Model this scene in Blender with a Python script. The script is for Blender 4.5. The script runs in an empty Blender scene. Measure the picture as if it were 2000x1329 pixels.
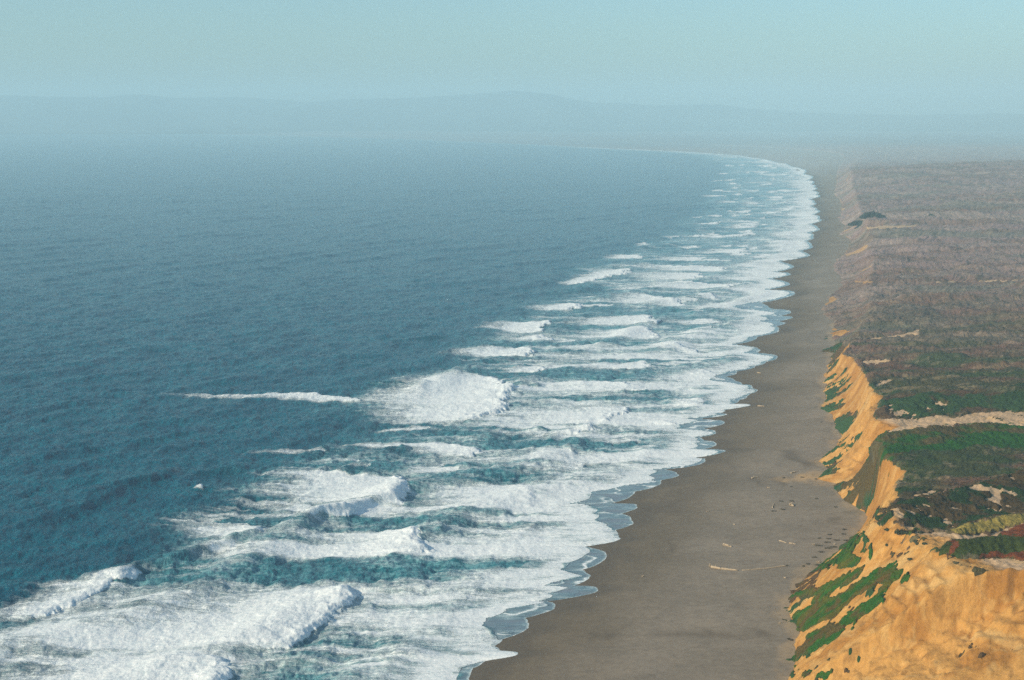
import bpy, math, random
import numpy as np
from mathutils import Vector

# ------------------------------------------------------------------ camera, sky, sun, exposure
scene = bpy.context.scene
H = 150.0            # height of the viewpoint above the sea
F = 2778.0           # focal length measured in photo pixels (50 mm on 36 mm, 2000 px wide)
PITCH = math.atan((664.5 - 225.0) / F)
CP, SP = math.cos(PITCH), math.sin(PITCH)

cam_data = bpy.data.cameras.new("camera")
cam = bpy.data.objects.new("camera", cam_data)
scene.collection.objects.link(cam)
cam.location = (0, 0, H)
cam.rotation_euler = (math.pi / 2 - PITCH, 0, 0)
cam_data.sensor_width = 36.0
cam_data.lens = 36.0 * F / 2000.0
cam_data.clip_start = 1.0
cam_data.clip_end = 80000.0
scene.camera = cam

SUN_DIR = Vector((-0.80, -0.42, 0.43)).normalized()      # towards the sun: west, a little behind the viewer
elev = math.asin(SUN_DIR.z)
azim = math.atan2(SUN_DIR.x, SUN_DIR.y)

world = bpy.data.worlds.new("World")
scene.world = world
world.use_nodes = True
wn, wl = world.node_tree.nodes, world.node_tree.links
wn.clear()
sky = wn.new("ShaderNodeTexSky")
sky.sky_type = 'NISHITA'
sky.sun_disc = False
sky.sun_elevation = elev
sky.sun_rotation = azim
sky.altitude = 150
sky.air_density = 1.0
sky.dust_density = 1.5
sky.ozone_density = 2.0
tint = wn.new("ShaderNodeMix"); tint.data_type = 'RGBA'; tint.blend_type = 'MULTIPLY'
tint.inputs[0].default_value = 1.0
tint.inputs[7].default_value = (0.77, 1.0, 1.07, 1)      # thin greenish veil of high cloud
bg = wn.new("ShaderNodeBackground"); bg.inputs[1].default_value = 0.095
wo = wn.new("ShaderNodeOutputWorld")
wl.new(sky.outputs[0], tint.inputs[6]); wl.new(tint.outputs[2], bg.inputs[0]); wl.new(bg.outputs[0], wo.inputs[0])

sd = bpy.data.lights.new("sun", 'SUN')
sun = bpy.data.objects.new("sun", sd)
scene.collection.objects.link(sun)
sd.energy = 3.9
sd.angle = math.radians(1.5)
sd.color = (1.0, 0.85, 0.64)
sun.rotation_euler = (-SUN_DIR).to_track_quat('-Z', 'Y').to_euler()

scene.view_settings.view_transform = 'Standard'
scene.view_settings.look = 'None'
scene.view_settings.gamma = 1.0
scene.view_settings.exposure = 0.52
scene.cycles.volume_bounces = 1
scene.cycles.max_bounces = 6
scene.cycles.use_denoising = False

rng = np.random.default_rng(7)
random.seed(7)

# ------------------------------------------------------------------ helpers
def zc_of(x, d, z):
    return d * CP - (z - H) * SP

def project(x, d, z):
    zc = d * CP - (z - H) * SP
    yc = d * SP + (z - H) * CP
    return 1000 + F * x / zc, 664.5 - F * yc / zc

def ground(px, py, z=0.0):
    """the point at height z that the photograph shows at pixel px, py"""
    a = (np.asarray(px, float) - 1000) / F
    b = -(np.asarray(py, float) - 664.5) / F
    t = (z - H) / (b * CP - SP)
    return a * t, t * (b * SP + CP)

def sst(a, b, x):
    t = np.clip((x - a) / (b - a), 0, 1)
    return t * t * (3 - 2 * t)

_T = rng.random((8, 256, 256)).astype(np.float32)
def vnoise(x, y, seed=0):
    T = _T[seed % 8]
    ix = np.floor(x); iy = np.floor(y)
    fx = x - ix; fy = y - iy
    fx = fx * fx * fx * (fx * (fx * 6 - 15) + 10); fy = fy * fy * fy * (fy * (fy * 6 - 15) + 10)
    ix = ix.astype(np.int64) + 17 * seed; iy = iy.astype(np.int64) + 31 * seed
    x0 = ix & 255; x1 = (ix + 1) & 255; y0 = iy & 255; y1 = (iy + 1) & 255
    return (T[x0, y0] * (1 - fx) + T[x1, y0] * fx) * (1 - fy) + (T[x0, y1] * (1 - fx) + T[x1, y1] * fx) * fy

def fbm(x, y, octv=4, seed=0, gain=0.5):
    """about -1 .. 1"""
    a, s, n = 1.0, 0.0, 0.0
    for k in range(octv):
        s = s + a * (vnoise(x, y, seed + k) * 2 - 1)
        n += a; a *= gain
        x, y = (x * 0.8 - y * 0.6) * 2.03 + 11.3, (x * 0.6 + y * 0.8) * 2.03 + 5.7
    return s / n * 1.6

def ridged(x, y, octv=4, seed=0):
    a, s, n = 1.0, 0.0, 0.0
    for k in range(octv):
        s = s + a * (1 - np.abs(vnoise(x, y, seed + k) * 2 - 1)) ** 2
        n += a; a *= 0.5
        x, y = (x * 0.8 - y * 0.6) * 2.03 + 3.1, (x * 0.6 + y * 0.8) * 2.03 + 9.2
    return s / n

def smooth1(v, k):
    k = int(k) | 1
    w = np.hanning(k + 2)[1:-1]; w /= w.sum()
    return np.convolve(np.pad(v, k // 2, mode='edge'), w, mode='valid')

def in_poly(px, py, poly):
    """signed-ish coverage of a polygon (1 inside, 0 outside)"""
    inside = np.zeros(px.shape, bool)
    n = len(poly)
    for i in range(n):
        x1, y1 = poly[i]; x2, y2 = poly[(i + 1) % n]
        c = ((y1 > py) != (y2 > py))
        if not c.any():
            continue
        xi = (x2 - x1) * (py - y1) / (y2 - y1 + 1e-9) + x1
        inside ^= c & (px < xi)
    return inside

def poly_zoom(pts, ox, oy, s):
    return [(ox + a / s, oy + b / s) for a, b in pts]

def tag(o, label=None, cat=None, group=None, kind=None):
    if label: o["label"] = label
    if cat: o["category"] = cat
    if group: o["group"] = group
    if kind: o["kind"] = kind
    return o

def grid_mesh(name, X, Y, Z, mat, keep=None, attrs=None, parent=None):
    R, Cn = X.shape
    idx = np.arange(R * Cn).reshape(R, Cn)
    q = np.stack([idx[:-1, :-1], idx[:-1, 1:], idx[1:, 1:], idx[1:, :-1]], -1)
    if keep is not None:
        kk = keep[:-1, :-1] | keep[:-1, 1:] | keep[1:, 1:] | keep[1:, :-1]
        q = q[kk]
    q = q.reshape(-1, 4)
    used = np.zeros(R * Cn, bool); used[q.ravel()] = True
    remap = np.cumsum(used) - 1
    q = remap[q].astype(np.int32)
    V = np.stack([X.ravel()[used], Y.ravel()[used], Z.ravel()[used]], -1).astype(np.float32)
    me = bpy.data.meshes.new(name)
    me.vertices.add(len(V)); me.vertices.foreach_set("co", V.ravel())
    me.loops.add(q.size); me.loops.foreach_set("vertex_index", q.ravel())
    me.polygons.add(len(q))
    me.polygons.foreach_set("loop_start", np.arange(0, q.size, 4, dtype=np.int32))
    me.update(calc_edges=True)
    me.polygons.foreach_set("use_smooth", np.ones(len(q), bool))
    for an, arr in (attrs or {}).items():
        at = me.color_attributes.new(an, 'FLOAT_COLOR', 'POINT')
        A = np.ones((len(V), 4), np.float32)
        for c in range(3):
            A[:, c] = arr[c].ravel()[used]
        at.data.foreach_set("color", A.ravel())
    me.materials.append(mat)
    o = bpy.data.objects.new(name, me)
    scene.collection.objects.link(o)
    if parent is not None: o.parent = parent
    return o

# ------------------------------------------------------------------ materials
def new_mat(name):
    m = bpy.data.materials.new(name); m.use_nodes = True
    nt = m.node_tree; nt.nodes.clear()
    out = nt.nodes.new("ShaderNodeOutputMaterial")
    b = nt.nodes.new("ShaderNodeBsdfPrincipled")
    nt.links.new(b.outputs[0], out.inputs[0])
    return m, nt, b

def N(nt, kind, **kw):
    n = nt.nodes.new(kind)
    for k, v in kw.items():
        setattr(n, k, v)
    return n

def noise(nt, vec, scale, detail=4, rough=0.55, dist=0.0):
    n = N(nt, "ShaderNodeTexNoise")
    n.inputs["Scale"].default_value = scale
    n.inputs["Detail"].default_value = detail
    n.inputs["Roughness"].default_value = rough
    n.inputs["Distortion"].default_value = dist
    nt.links.new(vec, n.inputs["Vector"])
    return n.outputs[0]

def math_(nt, op, a, b=None, c=None, clamp=False):
    n = N(nt, "ShaderNodeMath", operation=op); n.use_clamp = clamp
    for i, v in enumerate((a, b, c)):
        if v is None: continue
        if isinstance(v, (int, float)): n.inputs[i].default_value = v
        else: nt.links.new(v, n.inputs[i])
    return n.outputs[0]

def maprange(nt, v, a, b, c=0.0, d=1.0, smooth=True):
    n = N(nt, "ShaderNodeMapRange")
    n.interpolation_type = 'SMOOTHSTEP' if smooth else 'LINEAR'
    nt.links.new(v, n.inputs[0])
    n.inputs[1].default_value = a; n.inputs[2].default_value = b
    n.inputs[3].default_value = c; n.inputs[4].default_value = d
    return n.outputs[0]

def mix(nt, fac, a, b, mode='MIX'):
    n = N(nt, "ShaderNodeMix", data_type='RGBA', blend_type=mode)
    if isinstance(fac, (int, float)): n.inputs[0].default_value = fac
    else: nt.links.new(fac, n.inputs[0])
    for i, v in ((6, a), (7, b)):
        if isinstance(v, tuple): n.inputs[i].default_value = (*v, 1)
        else: nt.links.new(v, n.inputs[i])
    return n.outputs[2]

def objvec(nt, scale=(1, 1, 1), rot=0.0):
    tc = N(nt, "ShaderNodeTexCoord")
    mp = N(nt, "ShaderNodeMapping")
    mp.inputs["Scale"].default_value = scale
    mp.inputs["Rotation"].default_value = (0, 0, rot)
    nt.links.new(tc.outputs["Object"], mp.inputs[0])
    return mp.outputs[0]

def bump(nt, h, strength, dist, bsdf):
    n = N(nt, "ShaderNodeBump")
    n.inputs["Strength"].default_value = strength
    n.inputs["Distance"].default_value = dist
    nt.links.new(h, n.inputs["Height"])
    nt.links.new(n.outputs[0], bsdf.inputs["Normal"])

# sea: foam, thin swash sheet, churned surf and open water from one attribute
def sea_material():
    m, nt, b = new_mat("sea_water")
    at = N(nt, "ShaderNodeAttribute", attribute_name="wat")
    sep = N(nt, "ShaderNodeSeparateColor")
    nt.links.new(at.outputs["Color"], sep.inputs[0])
    foam, sheet, surf = sep.outputs
    v1 = objvec(nt, (0.30, 1.0, 1.0))
    n1 = noise(nt, v1, 0.42, 9, 0.68, 0.6)
    v2 = objvec(nt, (0.40, 1.0, 1.0))
    n2 = noise(nt, v2, 1.6, 6, 0.7, 0.3)
    nn = math_(nt, 'MULTIPLY_ADD', n1, 0.65, math_(nt, 'MULTIPLY', n2, 0.35))
    v = math_(nt, 'MULTIPLY_ADD', nn, 1.7, math_(nt, 'MULTIPLY_ADD', foam, 1.32, -1.25))
    mask = maprange(nt, v, -0.08, 0.78)
    n3 = noise(nt, objvec(nt, (0.5, 1, 1)), 0.05, 5, 0.6, 0.5)
    deep = mix(nt, maprange(nt, n3, 0.35, 0.65), (0.0005, 0.072, 0.118), (0.001, 0.105, 0.152))
    churn = mix(nt, maprange(nt, n1, 0.35, 0.65), (0.010, 0.140, 0.165), (0.20, 0.42, 0.43))
    c = mix(nt, surf, deep, churn)
    c = mix(nt, sheet, c, (0.19, 0.21, 0.235))
    fcol = mix(nt, maprange(nt, n2, 0.3, 0.62), (0.62, 0.70, 0.70), (0.86, 0.86, 0.82))
    c = mix(nt, mask, c, fcol)
    nt.links.new(c, b.inputs["Base Color"])
    r = maprange(nt, mask, 0, 1, 0.16, 0.75)
    nt.links.new(r, b.inputs["Roughness"])
    b.inputs["IOR"].default_value = 1.33
    b.inputs["Specular IOR Level"].default_value = 0.15
    w1 = noise(nt, objvec(nt, (1.0, 0.7, 1.0), 0.5), 0.28, 8, 0.62, 0.3)
    calm = math_(nt, 'SUBTRACT', 1.0, sheet, clamp=True)
    hh = math_(nt, 'MULTIPLY', math_(nt, 'ADD', math_(nt, 'MULTIPLY', w1, maprange(nt, mask, 0, 1, 1.0, 0.35)), math_(nt, 'MULTIPLY', math_(nt, 'MULTIPLY', mask, n2), 0.12)), calm)
    hh = math_(nt, 'MULTIPLY', hh, maprange(nt, surf, 0, 1, 1.0, 0.35))
    bump(nt, hh, 1.0, 2.4, b)
    return m

def foam_material():
    m, nt, b = new_mat("white_water")
    n2 = noise(nt, objvec(nt), 1.4, 7, 0.7, 0.3)
    c = mix(nt, maprange(nt, n2, 0.25, 0.6), (0.55, 0.68, 0.71), (0.90, 0.91, 0.88))
    nt.links.new(c, b.inputs["Base Color"])
    b.inputs["Roughness"].default_value = 0.8
    bump(nt, n2, 1.0, 0.8, b)
    return m

def attr_ground(name, rough=0.95, amp=0.5, s1=0.6, s2=3.0, bmp=0.4, spec=0.2):
    m, nt, b = new_mat(name)
    at = N(nt, "ShaderNodeAttribute", attribute_name="col")
    a = noise(nt, objvec(nt), s1, 8, 0.7, 0.4)
    c2 = noise(nt, objvec(nt), s2, 5, 0.7)
    k = math_(nt, 'ADD', math_(nt, 'MULTIPLY', a, 1.0), math_(nt, 'MULTIPLY', c2, 0.6))
    k = maprange(nt, k, 0.5, 1.1, 1 - amp, 1 + amp, smooth=False)
    cmb = N(nt, "ShaderNodeCombineColor")
    for i in range(3): nt.links.new(k, cmb.inputs[i])
    c = mix(nt, 1.0, at.outputs["Color"], cmb.outputs[0], 'MULTIPLY')
    nt.links.new(c, b.inputs["Base Color"])
    b.inputs["Roughness"].default_value = rough
    b.inputs["Specular IOR Level"].default_value = spec
    bump(nt, a, 1.0, bmp, b)
    return m

M_sea = sea_material()
M_foam = foam_material()
M_sand = attr_ground("beach_sand", 0.85, 0.30, 0.5, 5.0, 0.06, 0.3)
M_bluff = attr_ground("bluff_earth", 0.95, 0.26, 0.8, 4.0, 0.35, 0.1)
M_veg = attr_ground("scrub_leaves", 0.9, 0.55, 0.9, 4.0, 0.8, 0.1)
M_hill = attr_ground("distant_hill", 1.0, 0.3, 0.004, 0.02, 5.0, 0.0)

# ------------------------------------------------------------------ the shoreline and the foot of the bluffs, traced on the plane of the beach
SHORE = [(700,1480),(830,1400),(917,1329),(922,1302),(950,1288),(1008,1277),(974,1269),(962,1259),(981,1246),(1029,1222),(1023,1204),(1085,1183),
(1069,1171),(1170,1152),(1121,1141),(1149,1124),(1139,1110),(1183,1085),(1146,1064),(1212,1050),(1205,1033),(1235,1017),(1214,1001),
(1244,986),(1195,980),(1237,958),(1291,943),(1290,936),(1327,927),(1302,914),(1372,905),(1377,896),(1357,892),(1414,882),(1377,875),
(1400,867),(1377,858),(1365,852),(1400,845),(1372,835),(1415,825),(1367,815),(1420,809),(1405,806),(1417,799),(1465,793),(1432,787),
(1445,780),(1457,774),(1462,769),(1480,763),(1469,759),(1467,754),(1450,750),(1437,742),(1417,734),(1440,724),(1475,715),(1495,707),
(1517,700),(1517,697),(1478,688),(1484,683),(1435,671),(1478,657),(1520,645),(1517,636),(1534,631),(1520,626),(1549,621),(1522,616),(1546,611),(1507,602),
(1487,590),(1549,571),(1497,564),(1541,554),(1507,543),(1543,535),(1517,530),(1548,519),(1523,509),(1580,498),(1565,489),(1585,480),
(1575,470),(1587,463),(1582,454),(1598,446),(1585,437),(1600,428),(1590,418),(1596,410),(1584,402),(1590,396),(1582,389),(1596,381),(1587,372),(1590,366),(1585,360),(1579,352),(1569,340),(1545,325),
(1500,312),(1440,303),(1340,296),(1200,290),(1050,283),(800,272),(400,262),(-800,254.5)]
GAP = [(1329,25),(1300,22),(1290,2),(1275,2),(1250,2),(1240,45),(1222,92),(1205,75),(1190,95),(1175,8),(1160,95),(1150,55),(1138,60),(1126,15),(1112,45),(1100,62),(1085,42),(1066,2),
(1036,2),(1028,45),(1015,72),(1005,50),(990,90),(977,75),(958,88),(948,70),(942,2),(930,60),(920,30),(905,12),(893,2),(868,40),(858,10),(845,3),(830,90),(820,30),(812,25),(806,2),
(790,2),(780,20),(770,3),(750,10),(742,50),(730,22),(722,10),(700,8),(690,30),(680,3),(660,18),(640,5),(622,50),(612,30),(600,70),(590,15),(575,10),(550,8),(500,6),(450,5),(400,3),(340,2),(250,1)]
sx, sy = ground([p[0] for p in SHORE], [p[1] for p in SHORE], 0.4)
o_ = np.argsort(sy); sx, sy = sx[o_], sy[o_]
gap_y = np.array([g[0] for g in GAP][::-1], float); gap_v = np.array([g[1] for g in GAP][::-1], float)
_py = project(sx, sy, 0.4)[1]
def x_shore(d):
    i = np.clip(np.searchsorted(sy, d) - 1, 0, len(sy) - 2)
    t = np.clip((d - sy[i]) / (sy[i + 1] - sy[i]), 0, 1)
    up = sx[i + 1] > sx[i]
    e = np.where(up, 1 - (1 - t) ** 2.3, 1 - t ** 2.3)          # round at the tips, pinched between the lobes
    e = np.where(up, e, 1 - e)
    e = np.where(d > 4500, t, e)
    return sx[i] + (sx[i + 1] - sx[i]) * e + 0.7 * fbm(d / 5.0, d * 0 + 1.7, 3, 3) * np.clip(900 / d, 0, 1)
_ld = np.linspace(math.log(150), math.log(17000), 3000)
_sm = smooth1(np.interp(np.exp(_ld), sy, sx), 75)
def x_base(d): return np.interp(np.log(d), _ld, _sm)

FOOT = [(1490,1480),(1520,1400),(1544,1322),(1561,1289),(1557,1265),(1566,1236),(1542,1204),(1542,1174),(1556,1147),(1591,1113),(1635,1083),(1662,1056),(1692,1025),
(1703,1012),(1690,1000),(1655,981),(1637,964),(1635,945),(1600,935),(1612,922),(1622,914),(1605,901),(1629,877),(1644,853),(1632,832),(1626,811),(1611,793),(1613,757),
(1620,720),(1623,708),(1635,669),(1626,657),(1632,630),(1620,618),(1610,604),(1622,580),(1649,559),(1637,532),(1632,517),(1658,487),(1664,469),(1644,457),(1652,442),
(1640,430),(1646,400),(1631,379),(1634,361),(1634,340),(1640,325),(1650,310),(1640,300),(1600,295),(1500,288),(1300,281),(1000,272),(500,260),(-600,253)]
fx_, fy_ = ground([p[0] for p in FOOT], [p[1] for p in FOOT], 4.0)
o_ = np.argsort(fy_); fx_, fy_ = fx_[o_], fy_[o_]
def x_foot(d):
    w = np.clip(d, 250, 2500)
    return np.interp(d, fy_, fx_) + fbm(d / 9.0, d * 0 + 3.3, 3, 2) * 1.1 * (w / 400) ** 0.5

ZT = [(200,50),(250,46),(300,42),(340,39),(380,35),(422,31),(470,28),(560,27),(620,27),(700,23),(800,17),(850,14),(1000,12),(1300,13),(1700,17),(2300,21),(3000,23),(3500,20),(4500,8),(5500,4.7),(8000,4.6),(17000,4.6)]
zt_d = np.array([a for a, b in ZT], float); zt_z = np.array([b for a, b in ZT], float)
def z_top(d): return np.interp(d, zt_d, zt_z)
def on_top(px, py, extra=0.0):
    d = 600.0
    for _ in range(60):
        x, dn = ground(px, py, float(z_top(d)) + extra)
        d = 0.5 * d + 0.5 * float(dn)
    return float(x), d
TOP = [(2000,1113),(1899,1110),(1838,1086),(1811,1069),(1787,1045),(1750,1039),(1725,1028),(1705,1017),(1723,1000),(1750,973),(1744,949),(1768,922),(1735,905),(1693,880),(1717,853),
(1762,841),(1700,822),(1704,805),(1725,776),(1711,769),(1696,754),(1686,733),(1681,719),(1672,712),(1664,698),(1643,691),(1658,678),(1646,670)]
tp = [on_top(*p) for p in TOP]
tp += [(137, 336), (150, 323), (172, 304), (208, 278), (255, 240), (320, 180)]
tp += [(float(np.interp(d, fy_, fx_)) + w, d) for d, w in ((900,14),(1000,22),(1200,25),(1500,25),(1900,20),(2300,22),(3000,25),(3600,30),(5000,60),(8000,80),(17000,200))]
tp.sort(key=lambda p: p[1])
tx_ = np.array([p[0] for p in tp]); ty_ = np.array([p[1] for p in tp])
def x_top(d): return np.maximum(np.interp(d, ty_, tx_), x_foot(d) + 4)

def beach_z(x, d):
    x0 = x_base(d); xf = np.interp(d, fy_, fx_)
    w = np.maximum(xf - x0, 10)
    t = (x - x0) / w
    up = 4.0 * np.clip(t, 0, 1.3) ** 0.85
    dn = np.maximum(t * w * 0.05, -3.0)
    z = np.where(t > 0, up, dn)
    near = sst(5, 25, x - x0)
    z = z + near * 0.16 * fbm(x / 16, d / 30, 3, 1) * np.clip(1200 / d, 0, 1)
    return z

def cast_beach(px, py):
    z = 1.0
    for _ in range(12):
        x, d = ground(px, py, z)
        z = float(beach_z(np.array([float(x)]), np.array([float(d)]))[0])
    return float(x), float(d), z

# ------------------------------------------------------------------ bluffs and dunes
CREST = [  # traced crest line, extra height, near width, far width, strength
    ([(1712,862),(1722,853),(1762,841),(1850,833),(1930,829),(2000,831),(2200,836)], 4.0, 24, 6),
    ([(1709,1014),(1740,997),(1790,978),(1871,961),(2000,931),(2200,895)], 4.0, 12, 6),
    ([(1838,1078),(1851,1066),(1922,1056),(2000,1052),(2200,1046)], 3.0, 4, 4),
    ([(1850,1042),(1900,1022),(2000,1008),(2200,985)], 2.2, 4, 4),
    ([(1722,790),(1730,780),(1800,774),(1900,765),(2000,763),(2200,757)], 4.0, 22, 9),
    ([(1705,700),(1760,694),(1830,700),(1900,708),(2000,712),(2200,716)], 2.5, 20, 12),
    ([(1650,668),(1700,664),(1800,655),(1900,645),(2000,640),(2200,630)], 3.0, 28, 14),
    ([(1665,600),(1750,590),(1850,578),(2000,566),(2200,560)], 4.0, 60, 25),
    ([(1660,520),(1750,505),(1880,500),(2000,492),(2200,488)], 4.0, 100, 40),
    ([(1655,436),(1700,424),(1780,414),(1850,406),(1920,396),(2000,386),(2200,362)], 10.0, 260, 70),
    ([(1640,336),(1700,331),(1850,325),(2000,322),(2200,318)], 12.0, 600, 160),
]
crest_w = []
for pts, hgt, wn_, wf_ in CREST:
    q = sorted(on_top(a, b, hgt) for a, b in pts)
    crest_w.append((np.array([p[0] for p in q]), np.array([p[1] for p in q]), hgt, wn_, wf_))

def terrain(x, d):
    xf = x_foot(d); xt = x_top(d); zt = z_top(d)
    w = xt - xf
    # gullies run down the face
    g = ridged((d + 0.35 * (x - xf)) / 7.0, (x - xf) / 45.0 + 5, 4, 3)
    g2 = fbm((d + 0.3 * (x - xf)) / 22.0, (x - xf) / 70.0, 3, 5)
    big = sst(8, 30, w)
    t = (x - xf) / w
    face = np.clip(t * 1.6, 0, 1) * np.clip((1.25 - t) * 2.5, 0, 1)
    nk = 1 - 0.85 * sst(425, 395, d)
    t2 = t - nk * face * (0.10 * (g - 0.45) + 0.07 * g2)
    # a steeper scarp under the rim, a talus apron below it
    prof = np.interp(t2, [-5, 0, 0.25, 0.55, 0.80, 0.97, 1.03, 1.2, 60], [-0.25, 0, 0.17, 0.42, 0.72, 0.985, 1.0, 1.0, 1.0])
    prof = np.where(t2 > 0, nk * prof + (1 - nk) * np.clip(t2, 0, 1.0) ** 0.9, prof)
    z = 4.0 + (zt - 4.0) * prof
    z = np.where(t2 < 0, 4.0 + t2 * w * 0.25, z)
    on = sst(0.95, 1.35, t)
    far = np.clip(d / 500, 0.8, 4)
    inland = np.maximum(x - xt, 0)
    z = z + on * (1.3 * fbm(x / 38, d / 26, 4, 4) + 0.35 * fbm(x / 6, d / 6, 3, 6)) * np.minimum(far, 2.2)
    z = z + 0.02 * np.minimum(inland, 400)
    nearw = sst(470, 410, d)
    z = z + nearw * face * (1.7 * fbm((d - 0.55 * x) / 11, (x + 0.4 * d) / 34, 5, 2) + 1.3 * (0.5 - ridged((d - 0.75 * x) / 9, (x + 0.5 * d) / 36, 4, 5)) + 0.35 * (0.5 - ridged((d - 0.6 * x) / 2.6, (x + 0.4 * d) / 12.0, 4, 6)))
    z = z + (0.34 * fbm((d - 0.6 * x) / 4.0, (x + 0.5 * d) / 13.0, 5, 1) * big + 0.25 * fbm(x / 1.6, d / 1.6, 2, 2)) * sst(0.0, 0.15, t) * np.clip(700 / d, 0, 1)
    # ledges of harder sand on the face
    lay = np.sin((z + 1.2 * fbm(x / 30, d / 30, 2, 3)) * 2.4)
    z = z + 0.40 * lay * face * np.clip(700 / d, 0, 1) * sst(-0.2, 0.5, fbm(x / 25, d / 18, 2, 6))
    for cx, cd, hgt, wn_, wf_ in crest_w:
        dc = np.interp(x, cx, cd) + 1.2 * fbm(x / 12, x * 0 + wn_, 3, 1) * (wn_ / 12) ** 0.5
        u = d - dc
        prof_c = np.where(u < 0, np.exp(-(u / wn_) ** 2), np.exp(-(u / wf_) ** 2))
        z = z + hgt * prof_c * sst(cx[0] - 0.02 * cd[0], cx[0] + 0.03 * cd[0], x) * sst(0.9, 1.15, t)
    return z, t

sig = np.concatenate([np.arange(-3, 0, 0.5), np.arange(0, 60, 0.24), np.arange(60, 110, 0.5), np.arange(110, 230, 3.0), np.arange(230, 700, 25.0)])
def rows_between(pa, pb, step):
    py = np.arange(pa, pb, -step)
    return ground(np.full(py.shape, 1000.0), py, 0.0)[1]
drow = np.concatenate([rows_between(1760, 1480, 4.0), rows_between(1480, 420, 1.25), rows_between(420, 262, 0.9), rows_between(262, 252.2, 0.7)])
D, S = np.meshgrid(drow, sig, indexing='ij')
X = x_foot(D) + S * np.clip(D / 400, 0.8, 50)
Z, T = terrain(X, D)
PX, PY = project(X, D, Z)
m2 = 1.0
wob_x = PX + (5 * fbm(X / 7, D / 7, 4, 2) + 3.5 * fbm(X / 1.7, D / 1.7, 3, 5)) * np.clip(500 / D, 0.2, 1.5)
wob_y = PY + (3 * fbm(X / 7 + 40, D / 9, 4, 3) + 2.0 * fbm(X / 1.7, D / 1.7 + 30, 3, 6)) * np.clip(500 / D, 0.2, 1.5)
def region(pts, ox=0, oy=0, s=1.0):
    P = poly_zoom(pts, ox, oy, s)
    xs = [p[0] for p in P]; ys = [p[1] for p in P]
    box = (wob_x > min(xs) - 2) & (wob_x < max(xs) + 2) & (wob_y > min(ys) - 2) & (wob_y < max(ys) + 2)
    r = np.zeros(X.shape, bool)
    r[box] = in_poly(wob_x[box], wob_y[box], P)
    return r
big1 = (1500, 880, 2.96); big2 = (1500, 600, 3.322)
SANDY = [
    ([(640,705),(900,722),(1150,700),(1200,712),(1400,675),(1661,680),(1900,690),(1900,775),(1661,768),(1350,758),(1100,778),(870,800),(760,835),(700,850),(600,800)],) + big2,
    ([(940,1245),(970,1210),(1100,1195),(1300,1180),(1310,1195),(1080,1225),(960,1250)],) + big2,
    ([(600,350),(700,342),(810,345),(820,355),(700,362),(625,368)],) + big2,
    ([(470,212),(700,200),(880,178),(990,142),(975,180),(880,192),(700,212)],) + big2,
    ([(690,500),(760,470),(840,440),(790,480),(700,530)],) + big2,
    ([(600,395),(740,432),(860,445),(900,475),(1000,482),(1120,470),(1200,488),(1300,482),(1480,415),(1800,350),(1800,440),(1480,470),(1300,502),(1150,520),(1040,540),(975,585),(985,612),(1100,625),(1290,620),(1480,640),(1800,640),(1800,780),(1480,720),(1200,700),(1000,640),(880,570),(750,500),(620,450)],) + big1,
    ([(600,1045),(700,1025),(760,1000),(780,1020),(700,1060),(600,1070)],1400,280,3.333),
    ([(880,895),(1300,905),(2000,885),(2000,900),(1400,915),(900,905)],1400,280,3.333),
    ([(960,545),(1100,535),(1300,530),(1310,545),(1100,560),(970,565)],1400,280,3.333),
]
GREEN = [
    ([(270,695),(330,650),(400,600),(470,520),(540,480),(520,530),(450,610),(400,650),(340,690)],) + big1,
    ([(390,680),(400,650),(450,590),(500,600),(540,640),(500,670),(440,690)],) + big1,
    ([(120,865),(160,830),(260,800),(400,740),(540,670),(570,690),(430,790),(330,870),(250,890),(240,870),(300,830),(200,850)],) + big1,
    ([(120,960),(230,900),(400,850),(520,760),(570,710),(640,680),(750,632),(720,690),(640,760),(560,810),(470,880),(400,950),(300,1010),(180,1058),(150,1000)],) + big1,
    ([(170,1140),(240,1060),(400,1000),(520,900),(610,850),(640,830),(650,740),(720,690),(790,665),(800,690),(710,790),(670,860),(660,900),(560,960),(470,1010),(420,1080),(330,1140),(210,1190),(165,1230)],) + big1,
    ([(240,1329),(290,1285),(380,1260),(330,1300),(270,1329)],) + big1,
    ([(185,1310),(220,1270),(240,1300),(200,1325)],) + big1,
    ([(130,1255),(180,1245),(170,1262)],) + big1,
    ([(495,1040),(500,1000),(515,965),(535,960),(520,1000),(500,1045)],) + big1,
    ([(770,760),(780,720),(830,710),(800,750)],) + big1,
    ([(530,590),(550,565),(565,580),(540,592)],) + big1,
    ([(590,640),(610,575),(625,580),(600,645)],) + big1,
    ([(850,520),(900,505),(880,530)],) + big1,
    ([(760,500),(800,480),(870,460),(840,490),(780,505)],) + big1,
]
CLIFFVEG = [
    ([(400,1130),(440,1120),(520,1090),(600,1040),(640,1000),(720,970),(725,1000),(640,1060),(600,1130),(560,1180),(500,1220),(440,1215)],) + big2,
    ([(580,1050),(640,1030),(830,1050),(800,1100),(740,1160),(700,1220),(660,1290),(600,1290),(500,1260),(560,1180)],) + big2,
    ([(370,180),(300,290),(360,330),(420,300),(420,250)],) + big2,
]
sandy = np.zeros(X.shape, bool)
for r in SANDY: sandy |= region(*r)
green = np.zeros(X.shape, bool)
for r in GREEN: green |= region(*r)
cveg = np.zeros(X.shape, bool)
for r in CLIFFVEG: cveg |= region(*r)
dunegrass = region([(1060,470),(1130,430),(1300,410),(1480,380),(1800,320),(1800,400),(1480,415),(1300,478),(1100,488)], *big1)
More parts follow.
